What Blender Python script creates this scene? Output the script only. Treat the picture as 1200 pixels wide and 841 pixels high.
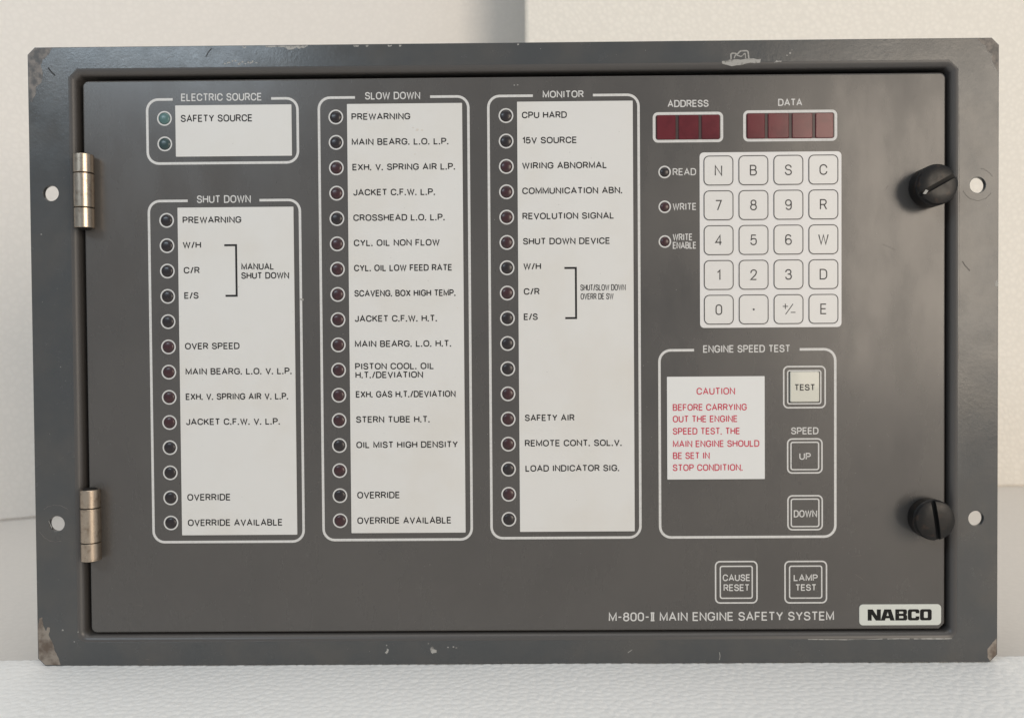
import bpy, bmesh, math, random
import numpy as np
from mathutils import Vector, Matrix

random.seed(7)
scene = bpy.context.scene
for o in list(bpy.data.objects):
    bpy.data.objects.remove(o)
COL = scene.collection

# ------------------------------------------------------------------ camera
CAM_LOC = (0.00261, -0.40295, 0.15927)
CAM_ROT = (-0.01713, 0.00731, 0.00796)  # pitch, roll, yaw
LAMP_COLS = [(-173.07, [273.39, 260.76]), (-172.71, [222.76, 210.13, 197.5, 184.87, 172.24, 159.61, 146.99, 134.36, 121.73, 109.1, 96.47, 83.85, 71.22]), (-87.45, [273.3, 260.71, 248.12, 235.53, 222.94, 210.35, 197.76, 185.17, 172.58, 159.99, 147.4, 134.81, 122.22, 109.63, 97.04, 84.45, 71.86]), (-2.74, [273.17, 260.6, 248.04, 235.47, 222.91, 210.34, 197.77, 185.21, 172.64, 160.08, 147.51, 134.95, 122.38, 109.81, 97.25, 84.68, 72.12]), (75.89, [244.57, 227.35, 210.14])]
TEXT = [
    ('g0', 'ELECTRIC SOURCE', -164.6, -124.3, 283.7, 3.8),
    ('g1', 'SHUT DOWN', -157.4, -130.4, 233.1, 3.8),
    ('g2', 'SLOW DOWN', -72.8, -45.3, 283.6, 3.7),
    ('g3', 'MONITOR', 15.6, 35.9, 283.5, 3.5),
    ('c0', 'SAFETY SOURCE', -164.8, -129.0, 273.2, 3.6),
    ('c1', 'PREWARNING', -164.6, -135.2, 222.8, 3.3),
    ('c1', 'W/H', -164.7, -155.5, 210.4, 3.3),
    ('c1', 'C/R', -164.4, -156.4, 197.8, 3.3),
    ('c1', 'E/S', -164.3, -157.1, 185.2, 3.3),
    ('c1', 'OVER SPEED', -164.3, -136.9, 159.9, 3.3),
    ('c1', 'MAIN BEARG. L.O. V. L.P.', -164.2, -111.0, 147.2, 3.3),
    ('c1', 'EXH. V. SPRING AIR V. L.P.', -164.3, -112.9, 134.6, 3.3),
    ('c1', 'JACKET C.F.W. V. L.P.', -164.3, -117.2, 122.0, 3.3),
    ('c1', 'OVERRIDE', -164.2, -142.4, 84.1, 3.4),
    ('c1', 'OVERRIDE AVAILABLE', -164.1, -116.4, 71.3, 3.4),
    ('c1', 'MANUAL', -135.5, -119.1, 199.4, 3.3),
    ('c1', 'SHUT DOWN', -135.6, -111.6, 194.9, 3.3),
    ('c2', 'PREWARNING', -79.6, -50.3, 273.3, 3.3),
    ('c2', 'MAIN BEARG. L.O. L.P.', -79.6, -31.5, 260.8, 3.3),
    ('c2', 'EXH. V. SPRING AIR L.P.', -79.4, -28.3, 248.3, 3.3),
    ('c2', 'JACKET C.F.W. L.P.', -79.1, -38.4, 235.8, 3.3),
    ('c2', 'CROSSHEAD L.O. L.P.', -79.2, -33.7, 223.2, 3.3),
    ('c2', 'CYL. OIL NON FLOW', -79.1, -36.2, 210.7, 3.3),
    ('c2', 'CYL. OIL LOW FEED RATE', -79.1, -30.1, 198.2, 3.3),
    ('c2', 'SCAVENG. BOX HIGH TEMP.', -79.1, -28.6, 185.6, 3.3),
    ('c2', 'JACKET C.F.W. H.T.', -79.0, -38.0, 173.0, 3.3),
    ('c2', 'MAIN BEARG. L.O. H.T.', -79.1, -31.0, 160.4, 3.3),
    ('c2', 'EXH. GAS H.T./DEVIATION', -78.9, -28.9, 135.2, 3.3),
    ('c2', 'STERN TUBE H.T.', -78.9, -42.1, 122.6, 3.3),
    ('c2', 'OIL MIST HIGH DENSITY', -78.9, -28.0, 109.9, 3.3),
    ('c2', 'OVERRIDE', -78.7, -57.3, 84.7, 3.4),
    ('c2', 'OVERRIDE AVAILABLE', -78.8, -31.6, 71.9, 3.4),
    ('c2', 'PISTON COOL. OIL', -79.1, -39.6, 149.2, 3.3),
    ('c2', 'H.T./DEVIATION', -79.0, -45.1, 144.9, 3.3),
    ('c3', 'CPU HARD', 5.2, 27.5, 273.3, 3.3),
    ('c3', '15V SOURCE', 5.3, 32.4, 260.8, 3.3),
    ('c3', 'WIRING ABNORMAL', 5.1, 47.3, 248.3, 3.3),
    ('c3', 'COMMUNICATION ABN.', 5.1, 54.7, 235.8, 3.3),
    ('c3', 'REVOLUTION SIGNAL', 5.1, 50.7, 223.3, 3.3),
    ('c3', 'SHUT DOWN DEVICE', 5.3, 48.6, 210.8, 3.3),
    ('c3', 'W/H', 5.4, 14.2, 198.4, 3.3),
    ('c3', 'C/R', 5.5, 13.4, 185.9, 3.3),
    ('c3', 'E/S', 5.4, 12.4, 173.3, 3.3),
    ('c3', 'SAFETY AIR', 5.6, 30.4, 122.9, 3.3),
    ('c3', 'REMOTE CONT. SOL.V.', 5.5, 53.8, 110.2, 3.3),
    ('c3', 'LOAD INDICATOR SIG.', 5.7, 52.5, 97.6, 3.3),
    ('c3', 'SHUT/SLOW DOWN', 33.7, 56.3, 187.6, 3.1),
    ('c3', 'OVERR DE SW', 33.8, 50.2, 183.2, 3.1),
    ('addr', 'ADDRESS', 77.5, 97.8, 278.3, 3.5),
    ('data', 'DATA', 132.2, 144.1, 278.4, 3.5),
    ('led', 'READ', 79.9, 91.5, 244.6, 3.5),
    ('led', 'WRITE', 79.8, 91.6, 227.4, 3.5),
    ('led', 'WRITE', 79.8, 89.6, 212.3, 3.4),
    ('led', 'ENABLE', 79.8, 91.5, 208.2, 3.4),
    ('est', 'ENGINE SPEED TEST', 94.7, 138.0, 156.6, 3.7),
    ('ca', 'CAUTION', 91.3, 110.5, 135.6, 3.5),
    ('ca', 'BEFORE CARRYING', 79.4, 116.3, 127.6, 3.4),
    ('ca', 'OUT THE ENGINE', 79.4, 111.7, 121.8, 3.4),
    ('ca', 'SPEED TEST, THE', 79.4, 112.9, 115.7, 3.4),
    ('ca', 'MAIN ENGINE SHOULD', 79.4, 122.5, 109.4, 3.4),
    ('ca', 'BE SET IN', 79.4, 97.8, 103.5, 3.4),
    ('ca', 'STOP CONDITION.', 79.3, 114.1, 97.5, 3.4),
    ('test', 'TEST', 139.8, 150.0, 137.2, 3.2),
    ('speed', 'SPEED', 138.4, 152.0, 115.5, 3.5),
    ('up', 'UP', 142.4, 148.1, 102.8, 3.4),
    ('down', 'DOWN', 139.6, 151.2, 74.1, 3.6),
    ('cause', 'CAUSE', 104.1, 117.8, 42.2, 3.4),
    ('cause', 'RESET', 104.5, 117.4, 37.2, 3.4),
    ('lamp', 'LAMP', 139.5, 151.5, 42.0, 3.3),
    ('lamp', 'TEST', 140.4, 150.8, 37.1, 3.3),
    ('title', 'M-800-# MAIN ENGINE SAFETY SYSTEM', 47.0, 159.7, 22.7, 4.5),
    ('nab', 'NABCO', 176.6, 208.4, 23.1, 5.7),
]
MM = 0.001
cam_d = bpy.data.cameras.new('camera')
cam = bpy.data.objects.new('camera', cam_d)
COL.objects.link(cam)
_rx, _ry, _rz = CAM_ROT
_m = (Matrix.Rotation(_rz, 3, 'Z') @ Matrix.Rotation(_rx, 3, 'X') @ Matrix.Rotation(_ry, 3, 'Y'))
_b = Matrix((_m.col[0], _m.col[2], -_m.col[1])).transposed()
cam.matrix_world = Matrix.Translation(CAM_LOC) @ _b.to_4x4()
cam_d.sensor_width = 36.0
cam_d.lens = 950 / 1200 * 36.0
cam_d.clip_start = 0.01
cam_d.clip_end = 50
cam_d.dof.use_dof = True
cam_d.dof.focus_distance = 0.403
cam_d.dof.aperture_fstop = 11
scene.camera = cam

# ------------------------------------------------------------------ light
world = bpy.data.worlds.new('World')
scene.world = world
world.use_nodes = True
bg = world.node_tree.nodes['Background']
bg.inputs['Color'].default_value = (0.80, 0.90, 1.0, 1)
bg.inputs['Strength'].default_value = 0.38
scene.view_settings.view_transform = 'Standard'
scene.view_settings.look = 'None'
scene.view_settings.exposure = 0.0
scene.view_settings.gamma = 1.0


def area(name, loc, target, sx, sy, power, color):
    d = bpy.data.lights.new(name, 'AREA')
    d.shape = 'RECTANGLE'
    d.size, d.size_y = sx, sy
    d.energy = power
    d.color = color
    o = bpy.data.objects.new(name, d)
    COL.objects.link(o)
    o.location = loc
    o.rotation_euler = (Vector(target) - Vector(loc)).to_track_quat('-Z', 'Y').to_euler()
    return o


# the window on the right of the photographer: lights wall and panel, mirrored in the right of the door
area('window_light', (1.40, -1.80, 0.54), (0.0, 0.1, 0.25), 1.30, 1.05, 27.0, (1.0, 0.86, 0.70))
# a cooler, dimmer window on the far left
area('left_window_light', (-0.62, -0.85, 0.69), (-0.1, 0, 0.25), 0.50, 0.17, 2.7, (0.74, 0.88, 1.0))
# ceiling bounce: soft overhead fill added for ambient light, no actual lamp
area('ceiling_bounce_fill', (0.1, -0.35, 1.7), (0.1, -0.2, 0.1), 1.6, 1.2, 9.5, (1.0, 0.95, 0.88))


# ------------------------------------------------------------------ materials
def mat(name, color, rough=0.5, metal=0.0, spec=0.5, noise=None, bump=None, rnoise=None, streak=None, coat=0.0, sss=0):
    m = bpy.data.materials.new(name)
    m.use_nodes = True
    nt = m.node_tree
    p = nt.nodes['Principled BSDF']
    p.inputs['Base Color'].default_value = (*color, 1)
    p.inputs['Roughness'].default_value = rough
    p.inputs['Metallic'].default_value = metal
    p.inputs['Specular IOR Level'].default_value = spec
    p.inputs['Coat Weight'].default_value = coat
    if sss:
        p.inputs['Subsurface Weight'].default_value = sss
        p.inputs['Subsurface Radius'].default_value = (0.004, 0.004, 0.004)
        p.inputs['Subsurface Scale'].default_value = 1.0
    tc = nt.nodes.new('ShaderNodeTexCoord')

    def ntex(scale, detail=4, rough_=0.6, stretch=None):
        n = nt.nodes.new('ShaderNodeTexNoise')
        n.inputs['Scale'].default_value = scale
        n.inputs['Detail'].default_value = detail
        n.inputs['Roughness'].default_value = rough_
        src = tc.outputs['Object']
        if stretch:
            mp = nt.nodes.new('ShaderNodeMapping')
            mp.inputs['Scale'].default_value = stretch
            nt.links.new(src, mp.inputs['Vector'])
            src = mp.outputs['Vector']
        nt.links.new(src, n.inputs['Vector'])
        return n
    if noise:                                    # (scale, colour2, low, high)
        n = ntex(noise[0])
        r = nt.nodes.new('ShaderNodeMapRange')
        r.interpolation_type = 'SMOOTHSTEP'
        r.inputs['From Min'].default_value = noise[2]
        r.inputs['From Max'].default_value = noise[3]
        mx = nt.nodes.new('ShaderNodeMix')
        mx.data_type = 'RGBA'
        mx.inputs[6].default_value = (*color, 1)
        mx.inputs[7].default_value = (*noise[1], 1)
        nt.links.new(n.outputs['Fac'], r.inputs['Value'])
        nt.links.new(r.outputs['Result'], mx.inputs[0])
        nt.links.new(mx.outputs[2], p.inputs['Base Color'])
    if rnoise:                                   # (scale, low, high)
        n = ntex(rnoise[0], 6, 0.65, streak)
        r = nt.nodes.new('ShaderNodeMapRange')
        r.interpolation_type = 'SMOOTHSTEP'
        r.inputs['From Min'].default_value = 0.2
        r.inputs['From Max'].default_value = 0.8
        r.inputs['To Min'].default_value = rnoise[1]
        r.inputs['To Max'].default_value = rnoise[2]
        nt.links.new(n.outputs['Fac'], r.inputs['Value'])
        nt.links.new(r.outputs['Result'], p.inputs['Roughness'])
    if bump:                                     # (scale, strength, distance)
        n = ntex(bump[0], 3)
        b = nt.nodes.new('ShaderNodeBump')
        b.inputs['Strength'].default_value = bump[1]
        b.inputs['Distance'].default_value = bump[2]
        nt.links.new(n.outputs['Fac'], b.inputs['Height'])
        nt.links.new(b.outputs['Normal'], p.inputs['Normal'])
    return m


M = {}
M['door'] = mat('door_paint', (0.088, 0.082, 0.077), 0.40, noise=(14, (0.080, 0.075, 0.071), 0.35, 0.65),
                bump=(2600, 0.10, 0.0001), rnoise=(30, 0.15, 0.38), streak=(1, 1, 0.4))
M['frame'] = mat('frame_paint', (0.062, 0.065, 0.067), 0.33, noise=(26, (0.080, 0.077, 0.073), 0.36, 0.72),
                 bump=(520, 0.22, 0.0002), rnoise=(60, 0.15, 0.31))
M['lip'] = mat('lip_paint', (0.075, 0.070, 0.067), 0.34, bump=(700, 0.1, 0.0001))
M['housing'] = mat('housing_paint', (0.06, 0.06, 0.06), 0.6)
M['white'] = mat('print_white', (0.61, 0.60, 0.585), 0.5, noise=(900, (0.54, 0.53, 0.51), 0.45, 0.7))
M['card'] = mat('card_white', (0.66, 0.65, 0.63), 0.55, noise=(18, (0.635, 0.615, 0.58), 0.4, 0.7))
M['caution'] = mat('caution_white', (0.69, 0.69, 0.68), 0.5)
M['keypad'] = mat('keypad_white', (0.69, 0.675, 0.665), 0.42)
M['key'] = mat('key_white', (0.665, 0.65, 0.63), 0.38)
M['keyline'] = mat('print_grey', (0.06, 0.056, 0.055), 0.55, spec=0.25)
M['black'] = mat('print_black', (0.016, 0.015, 0.016), 0.55, spec=0.25, noise=(1200, (0.06, 0.058, 0.056), 0.5, 0.75))
M['red'] = mat('print_red', (0.52, 0.035, 0.075), 0.5)
M['ivory'] = mat('ivory_cap', (0.58, 0.57, 0.50), 0.35, coat=0.3)
M['ledred'] = mat('lens_dark_red', (0.034, 0.014, 0.016), 0.32, coat=0.15, noise=(300, (0.045, 0.013, 0.016), 0.4, 0.6))
M['leddark'] = mat('lens_black', (0.018, 0.013, 0.014), 0.32, coat=0.15)
M['ledgreen'] = mat('lens_green', (0.08, 0.155, 0.15), 0.32, coat=0.15)
M['leddkgreen'] = mat('lens_dark_green', (0.025, 0.05, 0.05), 0.32, coat=0.15)
M['glassred'] = mat('red_display_glass', (0.125, 0.018, 0.024), 0.17, spec=0.4, noise=(60, (0.095, 0.013, 0.018), 0.4, 0.6))
M['displaydark'] = mat('display_dark', (0.035, 0.018, 0.018), 0.35)
M['socket'] = mat('socket_black', (0.012, 0.012, 0.013), 0.5)
M['knob'] = mat('knob_black', (0.007, 0.0065, 0.0065), 0.36, spec=0.32, noise=(260, (0.040, 0.024, 0.016), 0.52, 0.78),
                rnoise=(160, 0.28, 0.5), bump=(500, 0.2, 0.0002))
M['slot'] = mat('slot_shade', (0.004, 0.004, 0.004), 0.7)  # shade inside the knob slots, painted black on their walls
M['hinge'] = mat('hinge_nickel', (0.48, 0.40, 0.32), 0.31, metal=1.0, noise=(330, (0.28, 0.21, 0.155), 0.48, 0.80),
                 rnoise=(300, 0.26, 0.34))
M['gap'] = mat('hinge_gap', (0.02, 0.017, 0.015), 0.6, metal=0.5)
M['bare'] = mat('bare_metal', (0.27, 0.235, 0.20), 0.55, metal=0.25, noise=(150, (0.12, 0.09, 0.07), 0.40, 0.65),
                bump=(800, 0.3, 0.0002))
M['chip'] = mat('primer_chip', (0.34, 0.33, 0.31), 0.7, noise=(420, (0.15, 0.145, 0.135), 0.5, 0.65))
M['rub'] = mat('rubbed_paint', (0.19, 0.165, 0.145), 0.5, noise=(210, (0.075, 0.070, 0.066), 0.38, 0.62), bump=(500, 0.3, 0.0002))
M['scratch'] = mat('scratch_dark', (0.02, 0.018, 0.017), 0.6)
M['badgeblack'] = mat('badge_black', (0.008, 0.008, 0.008), 0.6, spec=0.2)
M['stain'] = mat('card_stain', (0.60, 0.56, 0.51), 0.55)
M['badge'] = mat('badge_white', (0.60, 0.615, 0.57), 0.4)


def foam_mat(name, color, cell, strength, dist, crease=0.90):
    """Expanded polystyrene: packed beads with creases between them."""
    m = bpy.data.materials.new(name)
    m.use_nodes = True
    nt = m.node_tree
    p = nt.nodes['Principled BSDF']
    p.inputs['Roughness'].default_value = 0.5
    p.inputs['Specular IOR Level'].default_value = 0.35
    tc = nt.nodes.new('ShaderNodeTexCoord')
    wn = nt.nodes.new('ShaderNodeTexNoise')
    wn.inputs['Scale'].default_value = 0.6 / cell
    wn.inputs['Detail'].default_value = 2
    add = nt.nodes.new('ShaderNodeVectorMath')
    add.operation = 'MULTIPLY_ADD'
    add.inputs[1].default_value = (cell * 0.5,) * 3
    nt.links.new(tc.outputs['Object'], wn.inputs['Vector'])
    nt.links.new(wn.outputs['Color'], add.inputs[0])
    nt.links.new(tc.outputs['Object'], add.inputs[2])
    v = nt.nodes.new('ShaderNodeTexVoronoi')
    v.feature = 'DISTANCE_TO_EDGE'
    v.inputs['Scale'].default_value = 1 / cell
    nt.links.new(add.outputs[0], v.inputs['Vector'])
    r = nt.nodes.new('ShaderNodeMapRange')
    r.interpolation_type = 'SMOOTHSTEP'
    r.inputs['From Max'].default_value = 0.26
    nt.links.new(v.outputs['Distance'], r.inputs['Value'])
    mx = nt.nodes.new('ShaderNodeMix')
    mx.data_type = 'RGBA'
    mx.inputs[6].default_value = (*[c * crease for c in color], 1)
    mx.inputs[7].default_value = (*color, 1)
    nt.links.new(r.outputs['Result'], mx.inputs[0])
    nt.links.new(mx.outputs[2], p.inputs['Base Color'])
    big = nt.nodes.new('ShaderNodeTexNoise')
    big.inputs['Scale'].default_value = 0.25 / cell
    nt.links.new(tc.outputs['Object'], big.inputs['Vector'])
    sm = nt.nodes.new('ShaderNodeMath')
    sm.operation = 'MULTIPLY_ADD'
    sm.inputs[1].default_value = 1.2
    nt.links.new(big.outputs['Fac'], sm.inputs[0])
    nt.links.new(r.outputs['Result'], sm.inputs[2])
    b = nt.nodes.new('ShaderNodeBump')
    b.inputs['Strength'].default_value = strength
    b.inputs['Distance'].default_value = dist
    nt.links.new(sm.outputs[0], b.inputs['Height'])
    nt.links.new(b.outputs['Normal'], p.inputs['Normal'])
    return m


M['foam_slab'] = foam_mat('foam_slab', (0.88, 0.87, 0.85), 0.0012, 0.25, 0.00015, 0.98)
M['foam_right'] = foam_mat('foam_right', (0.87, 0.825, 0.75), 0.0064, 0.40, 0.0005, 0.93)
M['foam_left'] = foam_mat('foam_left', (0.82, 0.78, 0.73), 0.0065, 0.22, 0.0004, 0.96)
M['table'] = foam_mat('table_foam', (0.74, 0.70, 0.655), 0.0065, 0.12, 0.0003, 0.97)


# ------------------------------------------------------------------ helpers (lengths in mm on the panel, y towards the back)
def link(name, me, material, parent=None, label=None):
    o = bpy.data.objects.new(name, me)
    COL.objects.link(o)
    if material and not me.materials:
        me.materials.append(material)
    if parent:
        o.parent = parent
    if label:
        o['label'] = label
    return o


def mesh(name, verts, faces, smooth=False):
    me = bpy.data.meshes.new(name)
    me.from_pydata([(x * MM, y * MM, z * MM) for x, y, z in verts], [], faces)
    if smooth:
        me.polygons.foreach_set('use_smooth', [True] * len(me.polygons))
    me.update()
    return me


def rrect(x0, z0, x1, z1, r=0.0, n=5, chamfer=()):
    """Rounded rectangle outline, counter-clockwise from the lower right corner; corners in `chamfer` are cut straight."""
    cs = [(x1 - r, z0 + r, -90), (x1 - r, z1 - r, 0), (x0 + r, z1 - r, 90), (x0 + r, z0 + r, 180)]
    out = []
    if r <= 1e-6:
        return [(x1, z0), (x1, z1), (x0, z1), (x0, z0)]
    for k, (cx, cz, a0) in enumerate(cs):
        pa = (cx + r * math.cos(math.radians(a0)), cz + r * math.sin(math.radians(a0)))
        pb = (cx + r * math.cos(math.radians(a0 + 90)), cz + r * math.sin(math.radians(a0 + 90)))
        for i in range(n + 1):
            if k in chamfer:
                t = i / n
                out.append((pa[0] + (pb[0] - pa[0]) * t, pa[1] + (pb[1] - pa[1]) * t))
            else:
                a = math.radians(a0 + 90 * i / n)
                out.append((cx + r * math.cos(a), cz + r * math.sin(a)))
    return out


def circle(cx, cz, r, n=40):
    return [(cx + r * math.cos(2 * math.pi * i / n), cz + r * math.sin(2 * math.pi * i / n)) for i in range(n)]


def plate(name, loops, y_front, thick, bevel=0.0, bevel_res=1):
    """Flat plate with holes: 2D filled curve, extruded, facing -y."""
    cu = bpy.data.curves.new(name, 'CURVE')
    cu.dimensions = '2D'
    cu.fill_mode = 'BOTH'
    for lp in loops:
        sp = cu.splines.new('POLY')
        sp.points.add(len(lp) - 1)
        for p, (x, z) in zip(sp.points, lp):
            p.co = (x * MM, z * MM, 0, 1)
        sp.use_cyclic_u = True
    cu.extrude = (thick / 2 - bevel) * MM
    cu.bevel_depth = bevel * MM
    cu.bevel_resolution = bevel_res
    cu.offset = -bevel * MM
    tmp = bpy.data.objects.new('tmp', cu)
    COL.objects.link(tmp)
    dg = bpy.context.evaluated_depsgraph_get()
    me = bpy.data.meshes.new_from_object(tmp.evaluated_get(dg))
    bpy.data.objects.remove(tmp)
    bpy.data.curves.remove(cu)
    me.name = name
    # curve xy -> world x,z ; curve +z -> world -y
    mt = Matrix(((1, 0, 0, 0), (0, 0, -1, (y_front + thick / 2) * MM), (0, 1, 0, 0), (0, 0, 0, 1)))
    me.transform(mt)
    me.materials.clear()
    return me


def slab_mesh(name, outline, y_front, thick, edge=0.0):
    """Cheap plate without holes: n-gon front, sides, optional bevelled edge."""
    n = len(outline)
    cx = sum(p[0] for p in outline) / n
    cz = sum(p[1] for p in outline) / n
    xs = [p[0] for p in outline]
    zs = [p[1] for p in outline]
    hx, hz = (max(xs) - min(xs)) / 2, (max(zs) - min(zs)) / 2
    v = []
    if edge:
        fx, fz = (hx - edge) / hx, (hz - edge) / hz
        v += [(cx + (x - cx) * fx, y_front, cz + (z - cz) * fz) for x, z in outline]
        v += [(x, y_front + edge, z) for x, z in outline]
        v += [(x, y_front + thick, z) for x, z in outline]
        rings = 3
    else:
        v += [(x, y_front, z) for x, z in outline]
        v += [(x, y_front + thick, z) for x, z in outline]
        rings = 2
    f = [list(range(n))]
    for r in range(rings - 1):
        for i in range(n):
            j = (i + 1) % n
            f.append([r * n + i, (r + 1) * n + i, (r + 1) * n + j, r * n + j])
    return mesh(name, v, f)


def ribbon(v, f, pts, w, y, closed=False):
    """A flat printed line of width w along pts (x,z), mitred joins."""
    pts = [Vector(p) for p in pts]
    n = len(pts)
    base = len(v)
    for i in range(n):
        a = pts[i - 1] if (i > 0 or closed) else None
        c = pts[(i + 1) % n] if (i < n - 1 or closed) else None
        d1 = (pts[i] - a).normalized() if a is not None else None
        d2 = (c - pts[i]).normalized() if c is not None else None
        if d1 is None:
            d1 = d2
        if d2 is None:
            d2 = d1
        n1 = Vector((-d1.y, d1.x))
        n2 = Vector((-d2.y, d2.x))
        m_ = (n1 + n2)
        m_ = m_.normalized() if m_.length > 1e-6 else n1
        k = min(1 / max(m_.dot(n1), 0.2), 2.2)
        o = m_ * (w / 2 * k)
        v.append((pts[i].x + o.x, y, pts[i].y + o.y))
        v.append((pts[i].x - o.x, y, pts[i].y - o.y))
    segs = n if closed else n - 1
    for i in range(segs):
        a, b = base + 2 * i, base + 2 * ((i + 1) % n)
        f.append([a, b, b + 1, a + 1])


def loft(rings, cap_front=False, cap_back=False):
    n = len(rings[0])
    v = [p for r in rings for p in r]
    f = []
    for r in range(len(rings) - 1):
        for i in range(n):
            j = (i + 1) % n
            f.append([r * n + i, (r + 1) * n + i, (r + 1) * n + j, r * n + j])
    if cap_front:
        f.append(list(range(n)))
    if cap_back:
        f.append([(len(rings) - 1) * n + i for i in reversed(range(n))])
    return v, f


# ------------------------------------------------------------------ the stroke lettering (engraver's sans)
G = {
    'A': (.74, [(0, [(0, 0), (.37, 1), (.74, 0)]), (0, [(.13, .32), (.61, .32)])]),
    'B': (.62, [(0, [(0, 0), (0, 1), (.57, 1, .23), (.57, .53, .23), (.03, .53)]), (0, [(.3, .53), (.62, .53, .26), (.62, 0, .26), (0, 0)])]),
    'C': (.70, [(0, [(.70, .68), (.70, 1, .33), (0, 1, .35), (0, 0, .35), (.70, 0, .33), (.70, .32)])]),
    'D': (.68, [(1, [(0, 0), (0, 1), (.68, 1, .34), (.68, 0, .34)])]),
    'E': (.54, [(0, [(.54, 1), (0, 1), (0, 0), (.55, 0)]), (0, [(0, .52), (.49, .52)])]),
    'F': (.52, [(0, [(.52, 1), (0, 1), (0, 0)]), (0, [(0, .50), (.45, .50)])]),
    'G': (.72, [(0, [(.70, .70), (.70, 1, .33), (0, 1, .35), (0, 0, .35), (.72, 0, .33), (.72, .46), (.42, .46)])]),
    'H': (.66, [(0, [(0, 0), (0, 1)]), (0, [(.66, 0), (.66, 1)]), (0, [(0, .52), (.66, .52)])]),
    'I': (.0, [(0, [(0, 0), (0, 1)])]),
    'J': (.46, [(0, [(.46, 1), (.46, 0, .23), (0, 0, .23), (0, .28)])]),
    'K': (.62, [(0, [(0, 0), (0, 1)]), (0, [(.60, 1), (.02, .38)]), (0, [(.22, .60), (.64, 0)])]),
    'L': (.50, [(0, [(0, 1), (0, 0), (.50, 0)])]),
    'M': (.78, [(0, [(0, 0), (0, 1), (.39, .10), (.78, 1), (.78, 0)])]),
    'N': (.66, [(0, [(0, 0), (0, 1), (.66, 0), (.66, 1)])]),
    'O': (.74, [(1, [(0, 0, .36), (0, 1, .36), (.74, 1, .36), (.74, 0, .36)])]),
    'P': (.60, [(0, [(0, 0), (0, 1), (.60, 1, .26), (.60, .46, .26), (0, .46)])]),
    'R': (.62, [(0, [(0, 0), (0, 1), (.60, 1, .25), (.60, .49, .25), (0, .49)]), (0, [(.36, .49), (.63, 0)])]),
    'S': (.62, [(0, [(.59, .73), (.59, 1, .27), (.02, 1, .26), (.02, .55, .23), (.62, .49, .25), (.62, 0, .27), (0, 0, .28), (0, .28)])]),
    'T': (.60, [(0, [(0, 1), (.60, 1)]), (0, [(.30, 1), (.30, 0)])]),
    'U': (.66, [(0, [(0, 1), (0, 0, .32), (.66, 0, .32), (.66, 1)])]),
    'V': (.68, [(0, [(0, 1), (.34, 0), (.68, 1)])]),
    'W': (.98, [(0, [(0, 1), (.25, 0), (.49, .95), (.73, 0), (.98, 1)])]),
    'X': (.66, [(0, [(0, 0), (.66, 1)]), (0, [(0, 1), (.66, 0)])]),
    'Y': (.66, [(0, [(0, 1), (.33, .46), (.66, 1)]), (0, [(.33, .46), (.33, 0)])]),
    '0': (.58, [(1, [(0, 0, .28), (0, 1, .28), (.58, 1, .28), (.58, 0, .28)])]),
    '1': (.24, [(0, [(0, .76), (.24, 1), (.24, 0)])]),
    '2': (.58, [(0, [(.01, .68), (.01, 1, .27), (.57, 1, .27), (.57, .58, .20), (0, 0), (.58, 0)])]),
    '3': (.58, [(0, [(0, .74), (0, 1, .26), (.54, 1, .25), (.54, .54, .22), (.2, .54)]), (0, [(.3, .54), (.58, .54, .25), (.58, 0, .27), (0, 0, .27), (0, .26)])]),
    '4': (.62, [(0, [(.46, 0), (.46, 1), (0, .27), (.62, .27)])]),
    '5': (.56, [(0, [(.52, 1), (.08, 1), (.02, .50), (.12, .62, .1), (.56, .66, .26), (.56, 0, .27), (0, 0, .27), (0, .24)])]),
    '6': (.58, [(0, [(.52, .80), (.50, 1, .22), (0, 1, .28), (0, 0, .28), (.58, 0, .27), (.58, .58, .26), (.05, .58, .2), (.02, .36)])]),
    '7': (.56, [(0, [(0, 1), (.56, 1), (.18, 0)])]),
    '8': (.58, [(1, [(.04, .54, .22), (.04, 1, .23), (.54, 1, .23), (.54, .54, .22)]), (1, [(0, 0, .26), (0, .54, .24), (.58, .54, .24), (.58, 0, .26)])]),
    '9': (.58, [(0, [(.06, .20), (.08, 0, .22), (.58, 0, .28), (.58, 1, .28), (0, 1, .27), (0, .42, .26), (.53, .42, .2), (.56, .64)])]),
    '.': (.0, [(0, [(0, -.07), (0, .06)])]),
    ',': (.0, [(0, [(0, .06), (-.04, -.12)])]),
    '/': (.34, [(0, [(0, -.05), (.34, 1.05)])]),
    '-': (.34, [(0, [(0, .46), (.34, .46)])]),
    '+': (.4, [(0, [(0, .5), (.4, .5)]), (0, [(.2, .3), (.2, .7)])]),
    '#': (.36, [(0, [(-.04, 1), (.40, 1)]), (0, [(-.04, 0), (.40, 0)]), (0, [(.08, 0), (.08, 1)]), (0, [(.28, 0), (.28, 1)])]),
}


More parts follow.
